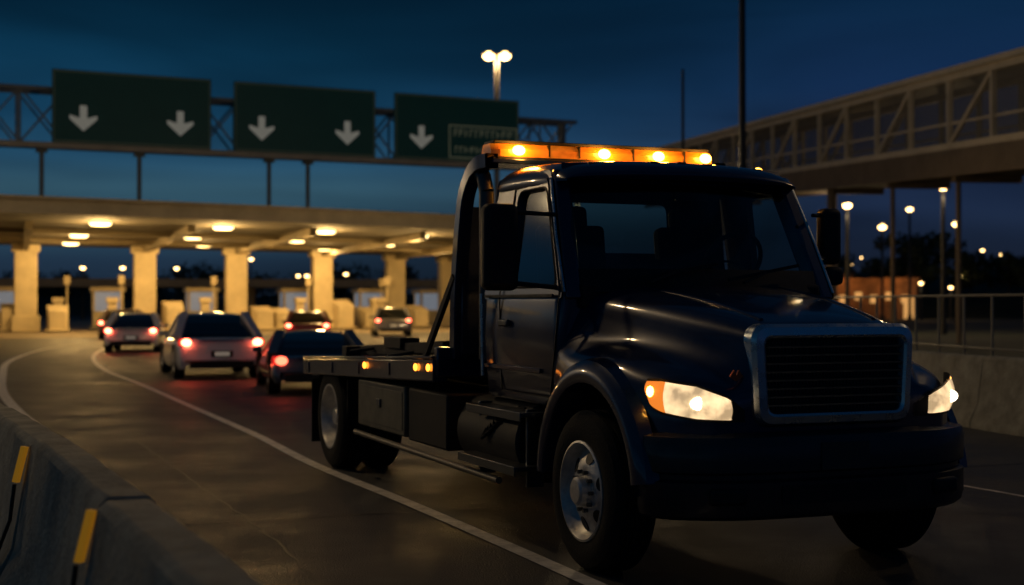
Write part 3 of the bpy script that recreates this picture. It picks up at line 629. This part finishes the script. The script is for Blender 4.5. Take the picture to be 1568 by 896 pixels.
for s in(-.33,4.24,10.75,12.8):
    q=gp(s,0,-.65); po.cyl((q[0],q[1],5.3),(q[0],q[1],9.05),.11,10); po.box((q[0],q[1],8.85),(.5,.4,.2),rz=R(25)); po.box((q[0],q[1],5.38),(.6,.6,.1))
for s in(-13.6,27.6):
    q=gp(s,0,-.65); po.cyl((q[0],q[1],0),(q[0],q[1],11.8),.25,14)
po.obj('support_posts','steel',GA)
def arrow(mb,s,z,o):
    pts=[(-.17,.62),(.17,.62),(.17,.02),(.64,.16),(.64,-.02),(0,-.60),(-.64,-.02),(-.64,.16),(-.17,.02)]
    mb.add([gp(s+a,z+b,o) for a,b in pts],[(0,1,2,8),(2,3,4,5),(8,5,6,7),(2,5,8)])
def sign(s0,s1,arrows,panel=None):
    e=empty('highway_sign'); z0,z1=9.15,12.62
    c=gp((s0+s1)/2,(z0+z1)/2,.33); ang=math.atan2(g[1],g[0])
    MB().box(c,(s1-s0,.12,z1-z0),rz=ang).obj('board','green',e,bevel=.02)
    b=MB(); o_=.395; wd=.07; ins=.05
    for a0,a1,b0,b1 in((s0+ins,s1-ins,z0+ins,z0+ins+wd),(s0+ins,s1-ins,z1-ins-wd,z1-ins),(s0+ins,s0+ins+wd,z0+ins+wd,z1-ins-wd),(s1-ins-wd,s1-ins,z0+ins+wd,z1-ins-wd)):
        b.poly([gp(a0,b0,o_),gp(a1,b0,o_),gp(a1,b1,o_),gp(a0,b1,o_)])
    b.obj('border',mat('sign_border',(.10,.13,.09),.5,0,(.5,.6,.4),.012),e)  # border glows weakly, lit look put into the material
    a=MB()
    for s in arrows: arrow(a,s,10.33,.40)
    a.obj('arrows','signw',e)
    bk=MB()
    for s in np.linspace(s0+.8,s1-.8,4): bk.beam(gp(s,z0+.1,.2),gp(s,z1-.1,.2),.12,.12)
    bk.obj('brackets','steel',e)
    if panel:
        p0,p1,q0,q1=panel; b=MB(); wd=.07
        for a0,a1,b0,b1 in((p0,p1,q0,q0+wd),(p0,p1,q1-wd,q1),(p0,p0+wd,q0+wd,q1-wd),(p1-wd,p1,q0+wd,q1-wd)):
            b.poly([gp(a0,b0,.40),gp(a1,b0,.40),gp(a1,b1,.40),gp(a0,b1,.40)])
        for row,(h,zz,st_) in enumerate(((.42,q1-.62,.75),(.36,q0+.28,.35))):
            s=p0+.3+row*.05
            while s<p1-.4:
                wl_=random.uniform(.16,.30)
                kind=random.random()
                b.poly([gp(s,zz,.40),gp(s+.06,zz,.40),gp(s+.06,zz+h,.40),gp(s,zz+h,.40)])
                if kind<.7: b.poly([gp(s+.062,zz+h-.07,.40),gp(s+wl_,zz+h-.07,.40),gp(s+wl_,zz+h,.40),gp(s+.062,zz+h,.40)])
                if kind>.3: b.poly([gp(s+.062,zz+h*.45,.40),gp(s+wl_,zz+h*.45,.40),gp(s+wl_,zz+h*.45+.06,.40),gp(s+.062,zz+h*.45+.06,.40)])
                s+=wl_+.1
        b.obj('panel_lettering',mat('sign_dim_text',(.14,.16,.10),.5,0,(.6,.62,.4),.06),e)  # lettering glows weakly in place of real sign lighting
sign(0,7.53,(1.43,6.01)); sign(8.67,16.13,(10.08,14.59)); sign(17.19,24.43,(18.7,),(20.28,24.3,9.33,11.1))

# ------------------------------------------------------------ street lamps & poles
def lamp(x,y,h,heads=1,power=60,r=.09,hs=.28,spread=.5,em='slamp',arm=None,base=0):
    e=empty('street_lamp',(x,y,base)); mb=MB(); mb.cyl((0,0,0),(0,0,h),r*1.5,12,r); mb.cyl((0,0,0),(0,0,.5),r*2.2,12)
    ps=[(0,0)] if heads==1 else [(-spread,0),(spread,0)]
    if arm: ps=[arm]; mb.beam((0,0,h),(arm[0],arm[1],h+.05),.08,.08)
    if heads>1: mb.beam((-spread,0,h),(spread,0,h),.08,.08)
    for a,c in ps: mb.box((a,c,h+.05),(hs*2.0,hs*1.6,.10))
    mb.obj('pole','bridge' if heads>1 else 'steeld',e)
    gm=MB()
    for a,c in ps: gm.ball((a,c-.02,h-.08),hs,8,(1,1,.72))
    gm.obj('lamp_head',em,e)
    if power:
        for a,c in ps: plight('lamp_light',(a,c-.02,h-.5),power,(1,.70,.36),e,.25)
    return e
lamp(-.98,90,17.6,2,300,.15,.38,.52)
lamp(18,75,6.9,1,450,.09,.24); lamp(21.6,70,7.5,1,600,.09,.27); lamp(31.8,120,8.2,1,0,.1,.34); lamp(37,130,10.4,1,0,.1,.30); lamp(35,110,7.9,1,0,.1,.32)
for x,y,h in((-43,140,5.2),(-39,140,5.2),(-36,150,5.4),(-28,150,6.4),(-60,150,5),(-26,170,5),(-19,160,5),(-33,165,4.2),(-22,150,4.6),(60,190,6),(48,150,4.6)):
    lamp(x,y,h,1,0,.06,.24)
for x,y,h,hs in((66,196,6.9,.24),(70,200,6.4,.18),(62,200,5.6,.16),(58,200,6.2,.14),(73,196,5.4,.2),(54,200,5.2,.14),(50,200,6.0,.13),(69,190,4.4,.16),(64,192,3.8,.2),(57,190,3.4,.14),(45,185,4.6,.13),(75,200,7.0,.13)):
    lamp(x,y,2.2,1,0,.04,hs,em='slamp',base=h)
def pole(x,y,h,r):
    e=empty('light_pole',(x,y,0)); m_=MB(); m_.cyl((0,0,0),(0,0,h),r*1.25,14,r*.85); m_.cyl((0,0,0),(0,0,.12),r*2.2,14)
    m_.beam((0,0,h),(1.2,0,h+.2),.08,.08); m_.box((1.5,0,h+.2),(.7,.3,.12)); m_.obj('shaft','steeld',e)
pole(6.6,40,15,.095)
e=empty('antenna_mast',(8.57,70,0)); m_=MB(); m_.cyl((0,0,0),(0,0,13.3),.10,10,.07); m_.box((0,0,.1),(.5,.5,.2)); m_.obj('mast','steeld',e)
lamp(-8.2,13.5,9.5,1,330,.1,.25,arm=(2.6,0))
lamp(10.4,13.5,8.5,1,75,.1,.25,arm=(-1.2,0))  # unseen lamp, added off to the right to brighten the barrier wall
lamp(-27,36,9.5,1,3600,.1,.25)  # unseen lamp, added off to the left to light the canopy fascia
lamp(2.2,47,5.9,1,1500,.09,.2)  # added lamp, concealed by the truck cab, lights fascia and queued cars
lamp(27,40,9,1,1000,.1,.25)  # unseen lamp, added to brighten the pedestrian bridge

# ------------------------------------------------------------ pedestrian bridge
PB=empty('pedestrian_bridge'); t1=MB(); t2=MB(); gl_=MB()
nrm=np.array((.99,.1425))
def bp_(t,z,o=0): q=np.array((18-3.6*t,49+25*t))+nrm*o; return (q[0],q[1],z+1.1*t)
ta,tb_=-.75,2.2; Wd=3.0
for o_ in(0,Wd):
    t1.beam(bp_(ta,10.15,o_),bp_(tb_,10.15,o_),.26,.28)
    t1.beam(bp_(ta,7.45,o_),bp_(tb_,7.45,o_),.24,.26)
    t1.beam(bp_(ta,8.35,o_),bp_(tb_,8.35,o_),.07,.09)
    k=0; t=ta; dt=.14
    while t<tb_-.01:
        t1.beam(bp_(t,7.4,o_),bp_(t,10.15,o_),.22,.20)
        if k%2==0: t1.beam(bp_(t,10.1,o_),bp_(t+dt,7.5,o_),.13,.15)
        t+=dt; k+=1
    gl_.poly([bp_(ta,7.5,o_*.98+.05),bp_(tb_,7.5,o_*.98+.05),bp_(tb_,10.05,o_*.98+.05),bp_(ta,10.05,o_*.98+.05)])
t1.add([bp_(ta,10.28,-.3),bp_(tb_,10.28,-.3),bp_(tb_,10.28,Wd+.3),bp_(ta,10.28,Wd+.3),bp_(ta,10.5,-.3),bp_(tb_,10.5,-.3),bp_(tb_,10.5,Wd+.3),bp_(ta,10.5,Wd+.3)],[(0,1,2,3),(4,5,6,7),(0,1,5,4),(1,2,6,5),(2,3,7,6),(3,0,4,7)])
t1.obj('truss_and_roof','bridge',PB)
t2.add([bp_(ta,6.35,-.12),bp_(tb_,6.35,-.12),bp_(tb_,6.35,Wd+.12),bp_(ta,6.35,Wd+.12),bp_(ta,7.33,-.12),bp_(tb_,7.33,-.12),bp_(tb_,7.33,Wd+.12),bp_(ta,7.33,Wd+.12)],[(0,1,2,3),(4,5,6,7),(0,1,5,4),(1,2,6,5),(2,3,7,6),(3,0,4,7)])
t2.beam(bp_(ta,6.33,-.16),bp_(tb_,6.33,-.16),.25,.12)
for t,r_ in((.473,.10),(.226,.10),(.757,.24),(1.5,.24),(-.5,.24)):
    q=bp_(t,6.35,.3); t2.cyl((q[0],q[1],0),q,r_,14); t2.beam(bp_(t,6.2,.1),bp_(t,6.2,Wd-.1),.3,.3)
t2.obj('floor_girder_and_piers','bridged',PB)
mm=bpy.data.materials.new('bridge_mesh_screen'); mm.use_nodes=True; n_=mm.node_tree; n_.nodes.clear(); o_=n_.nodes.new('ShaderNodeOutputMaterial'); mx=n_.nodes.new('ShaderNodeMixShader'); mx.inputs[0].default_value=.65
tr_=n_.nodes.new('ShaderNodeBsdfTransparent'); df=n_.nodes.new('ShaderNodeBsdfDiffuse'); df.inputs[0].default_value=(.13,.13,.13,1); n_.links.new(tr_.outputs[0],mx.inputs[1]); n_.links.new(df.outputs[0],mx.inputs[2]); n_.links.new(mx.outputs[0],o_.inputs[0])
gl_.obj('side_screens',mm,PB)

# ------------------------------------------------------------ background
OV=empty('highway_overpass'); o1=MB(); o1.beam((-110,128,3.4),(6,150,3.4),9,.4); o1.beam((-110,123.6,3.7),(6,145.6,3.7),.3,.6)
for k in range(9):
    x=-105+k*13; o1.cyl((x,128+ (x+110)*.19,0),(x,128+(x+110)*.19,3.3),.6,12)
o1.obj('deck_and_piers',mat('overpass_concrete',(.40,.32,.20),.85,noise=.2,nscale=.4),OV)
def hill(name,x0,x1,y,hf,dep=60,n=60):
    rows=[]
    for i in range(n):
        x=x0+(x1-x0)*i/(n-1); h=hf(x); rows.append([(x,y,-.1),(x,y+dep*.15,h*.5),(x,y+dep*.4,h),(x,y+dep,h*.9),(x,y+dep*1.4,-.1)])
    MB().grid(rows).obj(name,'grass',ang=80)
hill('hill',-260,30,190,lambda x:4.4+1.6*math.sin(x*.045)+.7*math.sin(x*.17))
hill('hill',24,220,150,lambda x:4.0+3.0*min(1,(x-24)/60)+.6*math.sin(x*.2),50)
def trees(name,specs):
    e=empty(name); V=[];F=[]; tr=MB()
    for (x,y,z,h,w_) in specs:
        tr.cyl((x,y,z),(x+random.uniform(-.3,.3),y,z+h*.7),.05*h*.5,7,.03)
        for _ in range(5):
            a=random.uniform(0,6.28); zz=z+h*random.uniform(.3,.6); tr.cyl((x,y,zz),(x+math.cos(a)*w_*.35,y+math.sin(a)*w_*.35,zz+h*.25),.05,5,.02)
        cl=[(x+random.gauss(0,w_*.26),y+random.gauss(0,w_*.26),z+h*random.uniform(.25,.92),w_*random.uniform(.14,.26)) for _ in range(14)]
        for cx,cy,cz,r_ in cl:
            for _ in range(55):
                dv=np.random.normal(size=3); dv/=np.linalg.norm(dv); rr_=r_*random.uniform(.5,1.12)
                p=np.array((cx,cy,cz))+dv*rr_*np.array((1,1,.8)); a=np.random.normal(size=3); a/=np.linalg.norm(a); b_=np.cross(a,dv); b_/=np.linalg.norm(b_)+1e-6
                s=random.uniform(.12,.3); o=len(V); V+= [tuple(p-a*s),tuple(p+b_*s),tuple(p+a*s),tuple(p-b_*s)]; F.append((o,o+1,o+2,o+3))
    tr.obj('trunks','bark',e)
    me=bpy.data.meshes.new('crowns'); me.from_pydata(V,[],F); me.materials.append(M['leaf']); o=bpy.data.objects.new('crowns',me); scene.collection.objects.link(o); o.parent=e
sp=[]
for k in range(22):
    x=37+k*2.0+random.uniform(-1,1); sp.append((x,150+random.uniform(-4,8),2.6,random.uniform(3.0,4.2)+3.2*math.exp(-((x-45)/4.5)**2)+1.0*math.exp(-((x-57)/5)**2),random.uniform(4.5,6.5)))
trees('distant_trees',sp)
sp=[(-120+k*6.5+random.uniform(-3,3),205+random.uniform(-5,5),2,random.uniform(3,5.5),random.uniform(6,10)) for k in range(22)]
trees('distant_trees',sp)
BL=empty('warehouse_building',(36.5,142,0),R(-6)); b=MB(); b.box((0,0,1.9),(8,6,3.8)); b.box((0,0,3.95),(8.5,6.5,.3)); b.box((-2.5,-1,4.3),(1.2,1.2,.6)); b.obj('walls',mat('brick_wall',(.24,.12,.06),.85,noise=.5,nscale=1),BL)
wn=MB()
for k in range(5): wn.box((-3.2+k*1.5,-3.02,2.0+.3*(k%2)),(.7,.08,.8))
wn.box((3.2,-3.02,1.1),(1.0,.06,2.1)); wn.obj('windows_and_door',mat('lit_window',(.3,.2,.1),.5,0,(1,.5,.15),.6),BL)
for x in(-3,1.5): plight('wall_lamp',(x,-4.8,3.6),90,(1,.45,.12),BL,.15)
lamp(39.5,135,3.6,1,60,.06,.2); lamp(43,137,3.2,1,60,.06,.2)

# ------------------------------------------------------------ camera
cd=bpy.data.cameras.new('cam'); cam=bpy.data.objects.new('camera',cd); scene.collection.objects.link(cam); scene.camera=cam
cam.location=(0,0,1.55); cam.rotation_euler=(R(90+.455),0,0); cd.sensor_width=36; cd.lens=36*2140/1568; cd.clip_start=.05; cd.clip_end=2500
cd.dof.use_dof=True; cd.dof.focus_distance=8.6; cd.dof.aperture_fstop=1.6
scene.view_settings.view_transform='Standard'; scene.view_settings.look='None'; scene.view_settings.exposure=0
